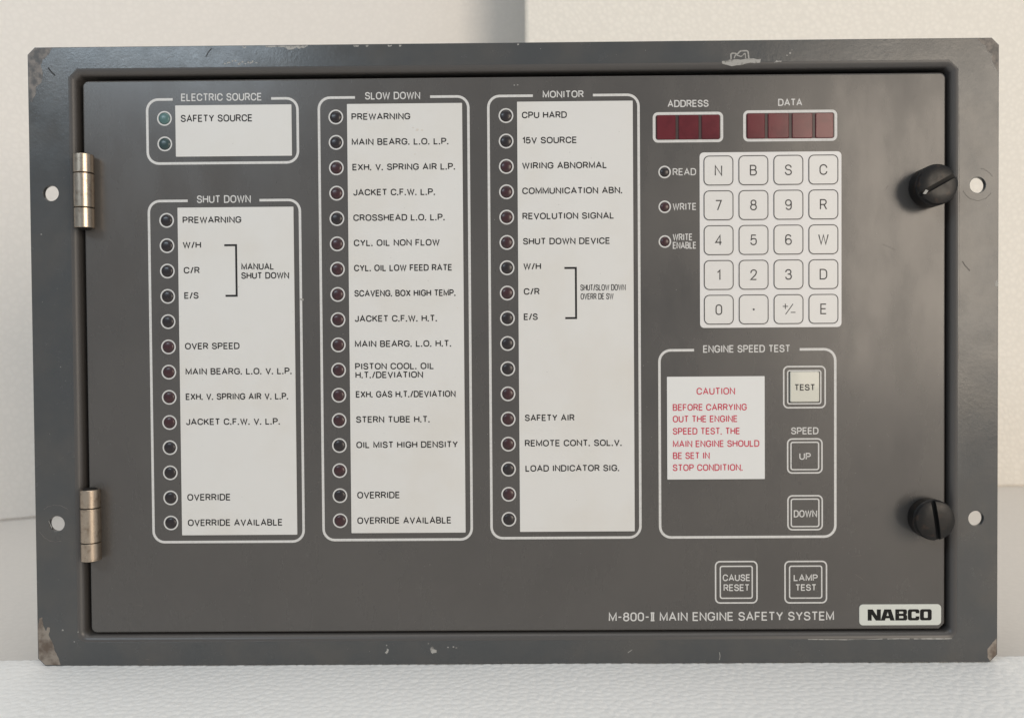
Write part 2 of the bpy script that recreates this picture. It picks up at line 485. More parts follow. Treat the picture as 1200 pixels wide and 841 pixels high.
def round_path(pts, closed, k=5):
    out = []
    n = len(pts)
    for i, p in enumerate(pts):
        r = p[2] if len(p) > 2 else 0
        P = Vector(p[:2])
        if r <= 0 or (not closed and i in (0, n - 1)):
            out.append(P)
            continue
        A = Vector(pts[i - 1][:2])
        B = Vector(pts[(i + 1) % n][:2])
        da, db = (A - P), (B - P)
        ra = min(r, da.length * (0.5 if len(pts[i - 1]) > 2 and pts[i - 1][2] > 0 else 0.98))
        rb = min(r, db.length * (0.5 if len(pts[(i + 1) % n]) > 2 and pts[(i + 1) % n][2] > 0 else 0.98))
        s, e = P + da.normalized() * ra, P + db.normalized() * rb
        kk = 0.5523
        c1, c2 = s + (P - s) * kk, e + (P - e) * kk
        for j in range(k + 1):
            t = j / k
            q = s * (1 - t) ** 3 + c1 * 3 * t * (1 - t) ** 2 + c2 * 3 * t * t * (1 - t) + e * t ** 3
            if not out or (q - out[-1]).length > 1e-4:
                out.append(q)
    if closed and (out[0] - out[-1]).length < 1e-4:
        out.pop()
    return out


def text_mesh(s, x0, x1, zc, h, sw, y, space=None, align='fit'):
    """Flat lettering between x0 and x1, cap height h, stroke width sw (all mm)."""
    H = h - sw
    sp = 0.28
    xs = 0.0
    items = []
    for k, ch in enumerate(s):
        if ch == ' ':
            xs += 0.46
            continue
        w, st = G[ch]
        if ch in '.,':
            xs += 0.01
        if ch == 'I':
            xs += 0.05
        items.append((ch, xs, w, st))
        xs += w + sp
        if ch in '.,':
            xs += 0.08
        if ch == 'I':
            xs += 0.05
    total = items[-1][1] + items[-1][2]
    first = items[0][1]
    if align == 'fit':
        kx = (x1 - x0 - sw) / max(total - first, 0.01)
        ox = x0 + sw / 2 - first * kx
    else:
        kx = H
        ox = (x0 + x1) / 2 - (first + total) / 2 * kx
    v, f = [], []
    for ch, gx, w, st in items:
        for q, (closed, pts) in enumerate(st):
            path = [Vector((ox + (gx + p.x) * kx, zc - H / 2 + p.y * H)) for p in round_path(pts, closed)]
            ww = sw * (1.15 if ch in '.,' else 1.0)
            if ch in '.':
                d = sw * 0.55
                path = [Vector((path[0].x, zc - h / 2)), Vector((path[0].x, zc - h / 2 + 2 * d))]
            ribbon(v, f, path, ww, y - 0.012 * q, bool(closed))
    return mesh('lettering', v, f)


DY = 2.0           # front face of the door (mm behind the frame face)
PR = DY - 0.05     # printed matter on the door
panel = bpy.data.objects.new('control_panel', None)
COL.objects.link(panel)
panel['label'] = 'dark grey ship engine safety system control panel with hinged door, standing upright on white foam'
panel['category'] = 'control panel'

# ------------------------------------------------------------------ the setting: table, foam boards behind
tb = mesh('table', [(-1500, -900, -12), (1500, -900, -12), (1500, 1400, -12), (-1500, 1400, -12),
                    (-1500, -900, -40), (1500, -900, -40), (1500, 1400, -40), (-1500, 1400, -40)],
          [[0, 1, 2, 3], [7, 6, 5, 4], [0, 4, 5, 1], [1, 5, 6, 2], [2, 6, 7, 3], [3, 7, 4, 0]])
t = link('table', tb, M['table'])
t['kind'] = 'structure'


def board(name, p0, p1, z0, z1, th, m, label):
    """Upright foam board between ground points p0 and p1 (front face), bevelled edges."""
    L = (Vector(p1) - Vector(p0)).length
    bm = bmesh.new()
    bmesh.ops.create_cube(bm, size=1)
    for v in bm.verts:
        v.co.x = (v.co.x + 0.5) * L
        v.co.y = (v.co.y + 0.5) * th
        v.co.z = z0 + (v.co.z + 0.5) * (z1 - z0)
    bmesh.ops.bevel(bm, geom=bm.edges[:], offset=2.5, segments=3, affect='EDGES')
    for v in bm.verts:
        v.co *= MM
    me = bpy.data.meshes.new(name)
    bm.to_mesh(me)
    bm.free()
    o = link(name, me, M[m])
    d = Vector(p1) - Vector(p0)
    o.location = (p0[0] * MM, p0[1] * MM, 0)
    o.rotation_euler.z = math.atan2(d.y, d.x)
    o['label'] = label
    o['category'] = 'foam board'
    return o


board('foam_board', (14, 553), (1300, 560), -12, 1000, 30, 'foam_right',
      'white foam board with coarse visible beads standing behind the right half of the panel')
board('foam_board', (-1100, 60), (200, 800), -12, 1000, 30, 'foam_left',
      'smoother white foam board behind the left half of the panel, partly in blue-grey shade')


def foam_slab():
    """The foam slab under the panel: real bead relief on its top near the camera."""
    x0, x1, y0, y1 = -420.0, 420.0, -75.0, 8.0
    st = 0.8
    nx, ny = int((x1 - x0) / st) + 1, int((y1 - y0) / st) + 1
    X, Y = np.meshgrid(np.linspace(x0, x1, nx), np.linspace(y0, y1, ny))
    rng = np.random.default_rng(3)
    cs = 4.3
    gx, gy = int((x1 - x0) / cs) + 5, int((y1 - y0) / cs) + 5
    sx = rng.random((gy, gx)) * 0.9 + np.arange(gx)[None, :]
    sy = rng.random((gy, gx)) * 0.9 + np.arange(gy)[:, None]
    hh = rng.random((gy, gx))
    U, V = (X - x0) / cs + 2, (Y - y0) / cs + 2
    iu, iv = U.astype(int), V.astype(int)
    d1 = np.full(U.shape, 9.0)
    d2 = np.full(U.shape, 9.0)
    h1 = np.zeros(U.shape)
    for a in (-2, -1, 0, 1, 2):
        for b in (-2, -1, 0, 1, 2):
            jj, ii = np.clip(iv + a, 0, gy - 1), np.clip(iu + b, 0, gx - 1)
            d = np.hypot(sx[jj, ii] - U, sy[jj, ii] - V)
            new = d < d1
            d2 = np.where(new, d1, np.minimum(d2, d))
            h1 = np.where(new, hh[jj, ii], h1)
            d1 = np.where(new, d, d1)
    e = np.clip((d2 - d1) / 0.35, 0, 1)
    e = e * e * (3 - 2 * e)
    Z = -0.42 + 0.15 * e + 0.10 * h1 * e - 0.14 * d1 ** 2
    Z += 0.10 * np.sin(X * 0.021 + 1) + 0.08 * np.sin(X * 0.05 + Y * 0.07)
    v = np.stack([X, Y, Z], -1).reshape(-1, 3)
    idx = np.arange(nx * ny).reshape(ny, nx)
    f = np.stack([idx[:-1, :-1], idx[:-1, 1:], idx[1:, 1:], idx[1:, :-1]], -1).reshape(-1, 4).tolist()
    verts = [tuple(p) for p in v.tolist()]
    # sides and bottom
    b = len(verts)
    verts += [(x0, y0, -12), (x1, y0, -12), (x1, y1, -12), (x0, y1, -12)]
    f.append([b, b + 1] + idx[0, ::-1].tolist())
    f.append([b + 2, b + 3] + idx[-1, :].tolist())
    f.append([b + 1, b + 2] + idx[::-1, -1].tolist())
    f.append([b + 3, b] + idx[:, 0].tolist())
    me = mesh('foam_slab', verts, f, True)
    o = link('foam_slab', me, M['foam_slab'])
    o['label'] = 'white foam slab lying flat under the control panel, fine bead texture on its top'
    o['category'] = 'foam slab'


foam_slab()

# ------------------------------------------------------------------ frame, lip, housing, door
OX0, OX1, OZ0, OZ1 = -219.6, 219.8, 11.9, 297.6      # opening in the frame face


def frame_parts():
    outer = rrect(-240, 0.0, 240, 308.5, 3.6, 3, chamfer=(0, 1, 2, 3))
    # a little wear on the long top edge
    op = rrect(OX0, OZ0, OX1, OZ1, 4.2, 4, chamfer=(1, 2))
    holes = [circle(-229.5, 236.4, 3.85), circle(-229.3, 71.5, 3.85), circle(229.7, 236.4, 3.85), circle(229.3, 71.6, 3.75)]
    fr = link('frame', plate('frame', [outer, op] + holes, 0.0, 2.3, 0.25, 2), M['frame'], panel)
    rings = []
    n = 4
    prof = [(0.0, 0.02)] + [(1.6 * (1 - math.cos(a)), 0.02 + 1.6 * math.sin(a)) for a in
                            [math.radians(10 * k) for k in range(1, 10)]][:0]
    R_ = 3.0
    prof = [(R_ * math.sin(math.radians(a)), R_ * (1 - math.cos(math.radians(a)))) for a in range(0, 91, 15)]
    prof += [(R_, 14.0), (R_, 60.0)]
    for ins, yy in prof:
        r = max(4.2 - ins * 0.6, 1.0)
        rings.append([(x, yy + 0.012, z) for x, z in rrect(OX0 + ins - 0.1, OZ0 + ins - 0.1, OX1 - ins + 0.1, OZ1 - ins + 0.1, r, 4, chamfer=(1, 2))])
    v, f = loft(rings)
    me = mesh('frame_lip', v, f, True)
    link('frame_lip', me, M['lip'], panel)
    hv = [[(x, yy, z) for x, z in rrect(OX0 - 1, OZ0 - 1, OX1 + 1, OZ1 + 1, 3, 3)] for yy in (2.6, 92.0)]
    v, f = loft(hv, cap_back=True)
    link('housing', mesh('housing', v, f), M['housing'], panel)


frame_parts()


def door():
    X0, Z0, X1, Z1 = -214.0, 15.7, 215.0, 292.5
    rings = []
    for k in range(5):
        a = math.radians(90 * k / 4)
        ins = 0.9 * (1 - math.sin(a))
        rings.append([(x, DY + 0.9 * (1 - math.cos(a)), z) for x, z in rrect(X0 + ins, Z0 + ins, X1 - ins, Z1 - ins, 3.0 - ins, 5, chamfer=(0,))])
    rings.append([(x, 18, z) for x, z in rrect(X0, Z0, X1, Z1, 3.0, 5, chamfer=(0,))])
    v, f = loft(rings, cap_front=True, cap_back=True)
    me = mesh('door', v, f)
    me.polygons.foreach_set('use_smooth', [len(p.vertices) == 4 for p in me.polygons])
    return link('door', me, M['door'], panel)


door()


# ------------------------------------------------------------------ hinges (> three knuckles each, pin)
def hinge(x, z0, za, zb, z1):
    h = bpy.data.objects.new('hinge', None)
    COL.objects.link(h)
    h.parent = panel
    cy, r = -2.6, 4.75
    segs = [(zb + 0.25, z1), (za + 0.2, zb - 0.2), (z0, za - 0.25)]
    for a, b in segs:
        prof = [(r - 0.2, a), (r, a + 0.2), (r, b - 0.2), (r - 0.2, b)]
        n = 40
        v, f = [], []
        for rr, zz in prof:
            for i in range(n):
                t_ = 2 * math.pi * i / n
                v.append((x + rr * math.cos(t_), cy + rr * math.sin(t_), zz))
        for k in range(len(prof) - 1):
            for i in range(n):
                j = (i + 1) % n
                f.append([k * n + i, k * n + j, (k + 1) * n + j, (k + 1) * n + i])
        f.append([3 * n + i for i in range(n)])
        f.append([i for i in reversed(range(n))])
        me = mesh('knuckle', v, f)
        me.polygons.foreach_set('use_smooth', [len(p.vertices) == 4 for p in me.polygons])
        me.set_sharp_from_angle(angle=math.radians(25))
        link('knuckle', me, M['hinge'], h)
    v, f = [], []
    n = 24
    for rr, zz in ((2.6, z0 - 0.6), (3.9, z0 + 0.2), (3.9, z1 - 0.2), (2.6, z1 + 0.6)):
        for i in range(n):
            t_ = 2 * math.pi * i / n
            v.append((x + rr * math.cos(t_), cy + rr * math.sin(t_), zz))
    for k in range(3):
        for i in range(n):
            j = (i + 1) % n
            f.append([k * n + i, k * n + j, (k + 1) * n + j, (k + 1) * n + i])
    f.append([3 * n + i for i in range(n)])
    f.append([i for i in reversed(range(n))])
    link('hinge_pin', mesh('hinge_pin', v, f, False), M['gap'], h)
    # the leaves that go back through the gap on both sides of the barrel
    lf = rrect(x - 4.6, z0 + 1, x - 3.6, z1 - 1, 0)
    link('hinge_leaf', slab_mesh('hinge_leaf', lf, cy, 14), M['gap'], h)


hinge(-211.5, 218.5, 228.4, 245.3, 254.6)
hinge(-210.8, 53.9, 62.9, 80.0, 89.2)


# ------------------------------------------------------------------ knobs (turned, domed, with a screwdriver slot)
def knob(x, z, ang, h, label):
    prof = [(0, 7.6, 0), (0.6, 8.0, 0), (2.2, 8.0, 0), (2.6, 9.3, 0), (3.1, 9.8, 0), (h - 3.2, 9.9, 0), (h - 2.8, 9.55, 0),
            (h - 2.3, 9.55, 0), (h - 2.0, 9.85, 0), (h - 0.9, 9.3, 0), (h - 0.25, 7.6, 0), (h, 5.0, 0), (h + 0.15, 2.4, 0)]
    n = 64
    v, f = [], []
    for d, r, _ in prof:
        for i in range(n):
            t_ = 2 * math.pi * i / n
            v.append((r * math.cos(t_), -d, r * math.sin(t_)))
    for k in range(len(prof) - 1):
        for i in range(n):
            j = (i + 1) % n
            f.append([k * n + i, k * n + j, (k + 1) * n + j, (k + 1) * n + i])
    f.append([(len(prof) - 1) * n + i for i in range(n)])
    f.append([i for i in reversed(range(n))])
    me = mesh('knob', v, f)
    ob = bpy.data.objects.new('tmp_knob', me)
    COL.objects.link(ob)
    cut = mesh('cut', [(a, b, c) for a in (-14, 14) for b in (-h - 3, -h + 2.6) for c in (-1.15, 1.15)],
               [[0, 1, 3, 2], [4, 6, 7, 5], [0, 4, 5, 1], [2, 3, 7, 6], [0, 2, 6, 4], [1, 5, 7, 3]])
    cut.transform(Matrix.Rotation(-math.radians(ang), 4, 'Y'))
    oc = bpy.data.objects.new('tmp_cut', cut)
    COL.objects.link(oc)
    md = ob.modifiers.new('b', 'BOOLEAN')
    md.operation = 'DIFFERENCE'
    md.solver = 'EXACT'
    md.object = oc
    me2 = bpy.data.meshes.new_from_object(ob.evaluated_get(bpy.context.evaluated_depsgraph_get()))
    bpy.data.objects.remove(ob)
    bpy.data.objects.remove(oc)
    me2.name = 'knob'
    bm = bmesh.new()
    bm.from_mesh(me2)
    for e in bm.edges:
        if len(e.link_faces) == 2 and e.calc_face_angle(0) > math.radians(33):
            e.smooth = False
    for fc in bm.faces:
        fc.smooth = True
    bm.to_mesh(me2)
    bm.free()
    me2.materials.clear()
    me2.materials.append(M['knob'])
    me2.materials.append(M['slot'])
    ca, sa = math.cos(math.radians(ang)), math.sin(math.radians(ang))
    for pg in me2.polygons:
        c = pg.center / MM
        t_ = -c.x * sa + c.z * ca
        pg.material_index = 1 if (abs(t_) < 1.2 and -h + 3 > c.y > -h - 0.12 and (abs(abs(t_) - 1.15) < 0.02 or abs(c.y + h - 2.6) < 0.05)) else 0
    o = link('knob', me2, None, panel, label)
    o.location = (x * MM, DY * MM, z * MM)
    return o


k1 = knob(204.9, 235.0, 29, 13.5, 'black slotted knob with its slot turned aslant')
k2 = knob(204.6, 72.6, 98, 12.0, 'black slotted knob with its slot nearly upright')
ch = slab_mesh('slot_chip', [(-7.6, -4.6), (-6.2, -4.9), (-5.0, -3.2), (-6.2, -2.6)], -13.1, 0.3)
link('slot_chip', ch, M['chip'], k1)


# ------------------------------------------------------------------ printed outlines, label cards and their lettering
def outline(name, x0, z0, x1, z1, r, w, gap=None, m='white', y=PR, parent=panel):
    h = w / 2
    path = [Vector(p) for p in rrect(x0 + h, z0 + h, x1 - h, z1 - h, max(r - h, 0.05), 7)]
    v, f = [], []
    if gap:
        # path runs lower right, upper right, upper left, lower left; break it in the top side
        k = 16          # first point of the upper left corner
        ordered = path[k:] + path[:k]
        pts = [Vector((gap[0], z1 - h))] + ordered + [Vector((gap[1], z1 - h))]
        ribbon(v, f, pts, w, y)
    else:
        ribbon(v, f, path, w, y, True)
    return link(name, mesh(name, v, f), M[m], parent)


def lettering(key, parent, m, sw, y=PR, skip=None):
    for k, s, x0, x1, zc, h in TEXT:
        if k == key:
            link('lettering', text_mesh(s, x0, x1, zc, h, 0.40 if s in ('SHUT/SLOW DOWN', 'OVERR DE SW') else sw, y), M[m], parent)


groups = [
    ('group_outline', (-182.3, 250.4, -105.9, 283.4), (-168.8, -119.6), 'g0'),
    ('group_outline', (-182.2, 60.9, -105.3, 233.0), (-162.0, -126.1), 'g1'),
    ('group_outline', (-96.5, 61.5, -20.8, 283.5), (-77.8, -40.4), 'g2'),
    ('group_outline', (-12.1, 62.0, 63.7, 283.5), (10.7, 40.5), 'g3'),
    ('group_outline', (72.3, 61.9, 161.0, 156.7), (90.2, 142.7), 'est'),
]
for nm, b, gp, key in groups:
    o = outline(nm, *b, 6.2, 1.25, gp)
    lettering(key, o, 'white', 0.56)

cards = [((-167.5, 254.3, -109.5, 279.7), 'c0', 'white label card reading SAFETY SOURCE'),
         ((-167.1, 65.0, -109.1, 229.0), 'c1', 'tall white label card of the shut down group'),
         ((-81.8, 65.6, -24.5, 279.6), 'c2', 'tall white label card of the slow down group'),
         ((2.8, 65.8, 60.2, 279.9), 'c3', 'tall white label card of the monitor group')]
for b, key, lab in cards:
    c = link('label_card', slab_mesh('label_card', rrect(*b, 0.25, 2), DY - 0.28, 0.26), M['card'], panel, lab)
    lettering(key, c, 'black', 0.58, DY - 0.32)
    if key in ('c1', 'c3'):
        xa, xb, za, zb = (-143.9, -138.0, 210.1, 184.9) if key == 'c1' else (25.8, 31.5, 197.4, 172.5)
        v, f = [], []
        ribbon(v, f, [(xa, za), (xb, za), (xb, zb), (xa + 0.3, zb)], 1.0, DY - 0.32)
        link('bracket_line', mesh('bracket_line', v, f), M['black'], c)
c = link('caution_card', slab_mesh('caution_card', rrect(76.6, 91.6, 125.2, 142.9, 0.3, 2), DY - 0.28, 0.26), M['caution'], panel)
lettering('ca', c, 'red', 0.55, DY - 0.32)


# ------------------------------------------------------------------ indicator lamps: printed ring, dark domed lens
def dome_mesh(r, bulge):
    n, k = 24, 5
    v, f = [], []
    for j in range(k):
        a = math.pi / 2 * j / k
        for i in range(n):
            t_ = 2 * math.pi * i / n
            v.append((r * math.cos(a) * math.cos(t_), -bulge * math.sin(a), r * math.cos(a) * math.sin(t_)))
    v.append((0, -bulge, 0))
    for j in range(k - 1):
        for i in range(n):
            q = (i + 1) % n
            f.append([j * n + i, (j + 1) * n + i, (j + 1) * n + q, j * n + q][::-1])
    for i in range(n):
        f.append([(k - 1) * n + (i + 1) % n, (k - 1) * n + i, len(v) - 1][::-1][::-1])
    me = mesh('lens', v, f, True)
    bm = bmesh.new()
    bm.from_mesh(me)
    bmesh.ops.recalc_face_normals(bm, faces=bm.faces[:])
    if sum(fc.normal.y * fc.calc_area() for fc in bm.faces) > 0:
        bmesh.ops.reverse_faces(bm, faces=bm.faces[:])
    bm.to_mesh(me)
    bm.free()
    return me


def ring_mesh(ro, ri):
    v, f = [], []
    ribbon(v, f, circle(0, 0, (ro + ri) / 2, 36), ro - ri, -0.05, True)
    return mesh('printed_ring', v, f)


def disc_mesh(r):
    return mesh('lamp_socket', [(x, -0.03, z) for x, z in circle(0, 0, r, 36)], [list(range(36))])


big_ring, small_ring = ring_mesh(3.68, 3.0), ring_mesh(3.12, 2.42)
big_sock, small_sock = disc_mesh(2.95), disc_mesh(2.4)
for m_, k_ in ((big_ring, 'white'), (small_ring, 'white'), (big_sock, 'socket'), (small_sock, 'socket')):
    m_.materials.append(M[k_])
lens_mesh = {}
rl = random.Random(5)
for ci, (x, zs) in enumerate(LAMP_COLS):
    small = ci == 4
    for i, z in enumerate(zs):
        lab = None
        if ci == 0:
            key = 'ledgreen' if i == 0 else 'leddkgreen'
            lab = 'green indicator lamp, lighter than the one below' if i == 0 else 'dark green indicator lamp'
        elif (ci == 1 and (i < 4 or i > 8)) or (ci in (2, 3) and i < 2) or (ci == 4 and i == 0):
            key = 'leddark'
        else:
            key = 'ledred' if rl.random() > 0.2 else 'leddark'
        mk = (key, small)
        if mk not in lens_mesh:
            lens_mesh[mk] = dome_mesh(2.32 if small else 2.85, 0.9)
            lens_mesh[mk].materials.append(M[key])
        lamp = link('indicator_lamp', small_sock if small else big_sock, None, panel, lab)
        lamp.location = (x * MM, DY * MM, z * MM)
        ln = link('lens', lens_mesh[mk], None, lamp)
        ln.location = (0, -0.04 * MM, 0)
        ln.rotation_euler.y = rl.random() * 6
        link('printed_ring', small_ring if small else big_ring, None, lamp)
led_text = [t_ for t_ in TEXT if t_[0] == 'led']
for k, s, x0, x1, zc, h in led_text:
    link('lettering', text_mesh(s, x0, x1, zc, h, 0.50, PR), M['white'], panel)


# ------------------------------------------------------------------ number displays
def display(x0, z0, x1, z1, ix0, iz0, ix1, iz1, cuts, key):
    d = outline('display_window', x0, z0, x1, z1, 2.6, 1.35)
    lettering(key, d, 'white', 0.56)
    link('display_back', slab_mesh('display_back', rrect(ix0 - 0.3, iz0 - 0.3, ix1 + 0.3, iz1 + 0.3, 1.4, 4), DY - 0.03, 0.02), M['displaydark'], d)
    edges = [ix0] + cuts + [ix1]
    for a, b in zip(edges[:-1], edges[1:]):
        a2 = a + (0.25 if a == ix0 else 0.75)
        b2 = b - (0.25 if b == ix1 else 0.75)
        o = link('digit_cell', slab_mesh('digit_cell', rrect(a2, iz0 + 0.1, b2, iz1 - 0.1, 0.7, 3), DY - 0.55, 0.5, 0.3), M['glassred'], d)


display(70.1, 259.1, 105.0, 274.1, 71.8, 260.5, 103.4, 272.7, [82.1, 93.5], 'addr')
display(114.9, 259.2, 161.4, 274.6, 116.5, 260.5, 159.6, 273.1, [126.3, 138.2, 149.8], 'data')


# ------------------------------------------------------------------ keypad (plate > key > lettering would be a level too deep: keys are parts)
link('keypad_plate', slab_mesh('keypad_plate', rrect(93.2, 167.1, 163.4, 254.0, 2.0, 4), DY - 0.25, 0.23), M['keypad'], panel)
KX = [102.5, 119.8, 137.1, 154.4]
KZ = [245.0, 227.8, 210.55, 193.3, 176.1]
LEG = ['NBSC', '789R', '456W', '123D', '0.?E']
kr = 7.05
key_me = slab_mesh('key', rrect(-kr, -kr, kr, kr, 2.3, 5), -0.15, 0.14, 0.08)
key_me.materials.append(M['key'])
v, f = [], []
ribbon(v, f, rrect(-kr - .1, -kr - .1, kr + .1, kr + .1, 2.5, 6), 0.42, -0.19, True)
kl_me = mesh('key_outline', v, f)
kl_me.materials.append(M['keyline'])
for r_, zz in enumerate(KZ):
    for c_, xx in enumerate(KX):
        k = link('key', key_me, None, panel)
        k.location = (xx * MM, (DY - 0.26) * MM, zz * MM)
        link('key_outline', kl_me, None, k)
        g = LEG[r_][c_]
        if g == '.':
            me = mesh('legend', [(x, -0.19, z) for x, z in circle(0, 0, 0.5, 14)], [list(range(14))])
        elif g == '?':
            v, f = [], []
            for q, pth in enumerate(([(-1.5, -2.6), (2.2, 2.6)], [(-2.9, 1.4), (-0.3, 1.4)], [(-1.6, 0.1), (-1.6, 2.7)], [(1.1, -1.6), (3.4, -1.6)])):
                ribbon(v, f, pth, 0.4, -0.19 - 0.012 * q)
            me = mesh('legend', v, f)
        else:
            me = text_mesh(g, -3, 3, 0, 5.3, 0.58, -0.19, align='centre')
            me.name = 'legend'
        link('legend', me, M['keyline'], k)


# ------------------------------------------------------------------ push buttons
def button(outer, inner, key, lab, cap=None, sw=0.52):
    b = outline('push_button', *outer, 2.6, 0.72)
    if lab:
        b['label'] = lab
    outline('inner_outline', *inner, 1.3, 0.66, parent=b)
    x0, z0, x1, z1 = inner
    if cap:
        link('button_socket', slab_mesh('button_socket', rrect(x0 + .5, z0 + .5, x1 - .5, z1 - .5, 0.8, 3), DY - 0.04, 0.03), M['socket'], b)
        link('button_cap', slab_mesh('button_cap', rrect(*cap, 0.7, 3), DY - 0.9, 0.85, 0.3), M['ivory'], b)
        lettering(key, b, 'black', sw, DY - 0.93)
    else:
        link('button_cap', slab_mesh('button_cap', rrect(x0 + .75, z0 + .75, x1 - .75, z1 - .75, 0.7, 3), DY - 0.22, 0.2, 0.12), M['door'], b)
        lettering(key, b, 'white', sw, DY - 0.26)


button((134.4, 126.7, 155.7, 147.9), (136.4, 128.7, 153.5, 145.8), 'test', 'push button with an ivory cap reading TEST', (137.7, 129.9, 152.2, 145.0))
button((136.3, 94.1, 154.1, 111.8), (138.0, 95.8, 152.4, 110.1), 'up', None)
button((136.4, 65.7, 154.2, 83.4), (138.1, 67.3, 152.5, 81.7), 'down', None)
button((100.2, 29.1, 121.6, 50.6), (102.6, 31.5, 119.2, 48.2), 'cause', None)
button((134.9, 29.0, 156.3, 50.5), (137.2, 31.4, 153.9, 48.1), 'lamp', None)
for key, sw in (('speed', 0.54), ('title', 0.66)):
    lettering(key, panel, 'white', sw)


# ------------------------------------------------------------------ maker's badge with heavy black letters
def badge():
    b = link('maker_badge', slab_mesh('maker_badge', rrect(172.2, 17.9, 213.0, 28.4, 1.9, 5), DY - 0.3, 0.28, 0.08), M['badge'], panel)
    z0, h = 20.35, 5.6
    y = DY - 0.38
    x = 176.4
    gapw = 0.35

    def put(loops, x, w):
        lp = [[(x + px * w, z0 + pz * h) for px, pz in l] for l in loops]
        link('letter', plate('letter', lp, y, 0.07), M['badgeblack'], b)
    rr = lambda a, b_, c_, d, r, rx=1.0: [(px, pz) for px, pz in rrect(a, b_, c_, d, r, 4)]
    N = [[(0, 0), (.30, 0), (.30, .55), (.62, 0), (1, 0), (1, 1), (.70, 1), (.70, .42), (.38, 1), (0, 1)]]
    A = [[(0, 0), (.30, 0), (.35, .20), (.64, .20), (.69, 0), (1, 0), (.74, 1), (.25, 1)], [(.41, .42), (.58, .42), (.50, .78)]]
    B = [[(0, 0), (.86, 0), (.95, .04), (1, .14), (1, .38), (.95, .48), (.88, .52), (.95, .57), (.98, .66), (.98, .86), (.93, .96), (.84, 1), (0, 1)],
         [(.32, .20), (.66, .20), (.68, .23), (.68, .37), (.66, .40), (.32, .40)], [(.32, .61), (.65, .61), (.67, .64), (.67, .77), (.65, .80), (.32, .80)]]
    C = [[(1, .36), (1, .16), (.95, .05), (.84, 0), (.16, 0), (.05, .05), (0, .16), (0, .84), (.05, .95), (.16, 1), (.84, 1), (.95, .95), (1, .84), (1, .64), (.69, .64),
          (.69, .72), (.65, .78), (.38, .78), (.33, .72), (.33, .28), (.38, .22), (.65, .22), (.69, .28), (.69, .36)]]
    O = [[(.16, 0), (.84, 0), (.95, .05), (1, .16), (1, .84), (.95, .95), (.84, 1), (.16, 1), (.05, .95), (0, .84), (0, .16), (.05, .05)],
         [(.38, .22), (.62, .22), (.67, .28), (.67, .72), (.62, .78), (.38, .78), (.33, .72), (.33, .28)]]
    for g, w in ((N, 6.5), (A, 6.9), (B, 5.9), (C, 5.7), (O, 5.8)):
        put(g, x, w)
        x += w + (0.0 if g is N else gapw)


badge()


# ------------------------------------------------------------------ wear: chips down to primer and metal, scratches
def jag(pts, depth=3, amp=0.16, seed=1):
    rg = random.Random(seed)
    p = [Vector(q) for q in pts]
    for _ in range(depth):
        out = []
        for i in range(len(p)):
            a, b = p[i], p[(i + 1) % len(p)]
            d = b - a
            out.append(a)
            out.append((a + b) / 2 + Vector((-d.y, d.x)) * rg.uniform(-amp, amp))
        p = out
    return [(q.x, q.y) for q in p]


def chip(pts, m='chip', depth=3, amp=0.16, seed=1, y=-0.03, name='paint_chip'):
    q = jag(pts, depth, amp, seed) if depth else pts
    link(name, plate(name, [q], y, 0.03), M[m], panel)


# bare lower left and lower right corners
def edge_chip(straight, ragged, m, seed, amp=0.12):
    rg = random.Random(seed)
    p = [Vector(q) for q in ragged]
    for _ in range(3):
        out = [p[0]]
        for a, b in zip(p[:-1], p[1:]):
            d = b - a
            out += [(a + b) / 2 + Vector((-d.y, d.x)) * rg.uniform(-amp, amp), b]
        p = out
    link('paint_chip', plate('paint_chip', [[tuple(q) for q in straight] + [(q.x, q.y) for q in p]], -0.03, 0.03), M[m], panel)


edge_chip([(-239.6, 3.8), (-236.4, 0.4)], [(-228.6, 0.4), (-231.6, 8), (-233.5, 13.5), (-234.4, 15.5), (-233.6, 19.2), (-234.8, 19.5), (-235.6, 17.6), (-237.2, 22), (-237.4, 24.6), (-238.8, 24.0), (-239.6, 16)], 'bare', 4, 0.08)
edge_chip([(236.3, 0.5), (239.6, 3.7)], [(239.6, 11.8), (237.8, 10.0), (236.7, 8.4), (235.2, 6.6), (235.2, 2.2)], 'bare', 6, 0.08)
# rubbed upper corners
edge_chip([(-236.3, 308.1), (-239.6, 304.8)], [(-239.6, 283), (-238.2, 281.4), (-236.6, 284.5), (-236, 289), (-233.8, 290.6), (-232.6, 295), (-233.4, 300), (-230.5, 304), (-227.6, 308.1)], 'rub', 8, 0.10)
edge_chip([(239.6, 304.8), (236.3, 308.1)], [(229.6, 308.1), (231.5, 305.6), (233.5, 304.9), (234.6, 301.6), (236.7, 300), (237.3, 296), (238.9, 293), (239.6, 289)], 'rub', 9, 0.12)
# top edge scuffs
edge_chip([(-100.5, 308.1), (-121.5, 308.1)], [(-121.5, 307.6), (-118.5, 307.2), (-115, 307.5), (-111, 306.7), (-106, 307.2), (-103, 306.9), (-100.5, 307.7)], 'chip', 12, 0.2)
for x, w in ((-78, 3.0), (-72, 1.6), (-61, 2.2), (-55.5, 1.4), (-133, 2.0), (3, 1.0)):
    chip([(x, 307.9), (x + w, 307.9), (x + w * .8, 307.2), (x + w * .2, 307.1)], seed=int(x) + 200)
# above the opening, left: row of flecks
for k in range(13):
    x = -142 + k * 1.25 + random.uniform(-.4, .4)
    z = 299.7 + random.uniform(-.8, 1.0)
    chip([(x, z), (x + random.uniform(.5, 1.3), z + .1), (x + .7, z + random.uniform(.5, 1.3)), (x + .1, z + .6)], seed=k + 40, amp=.25)
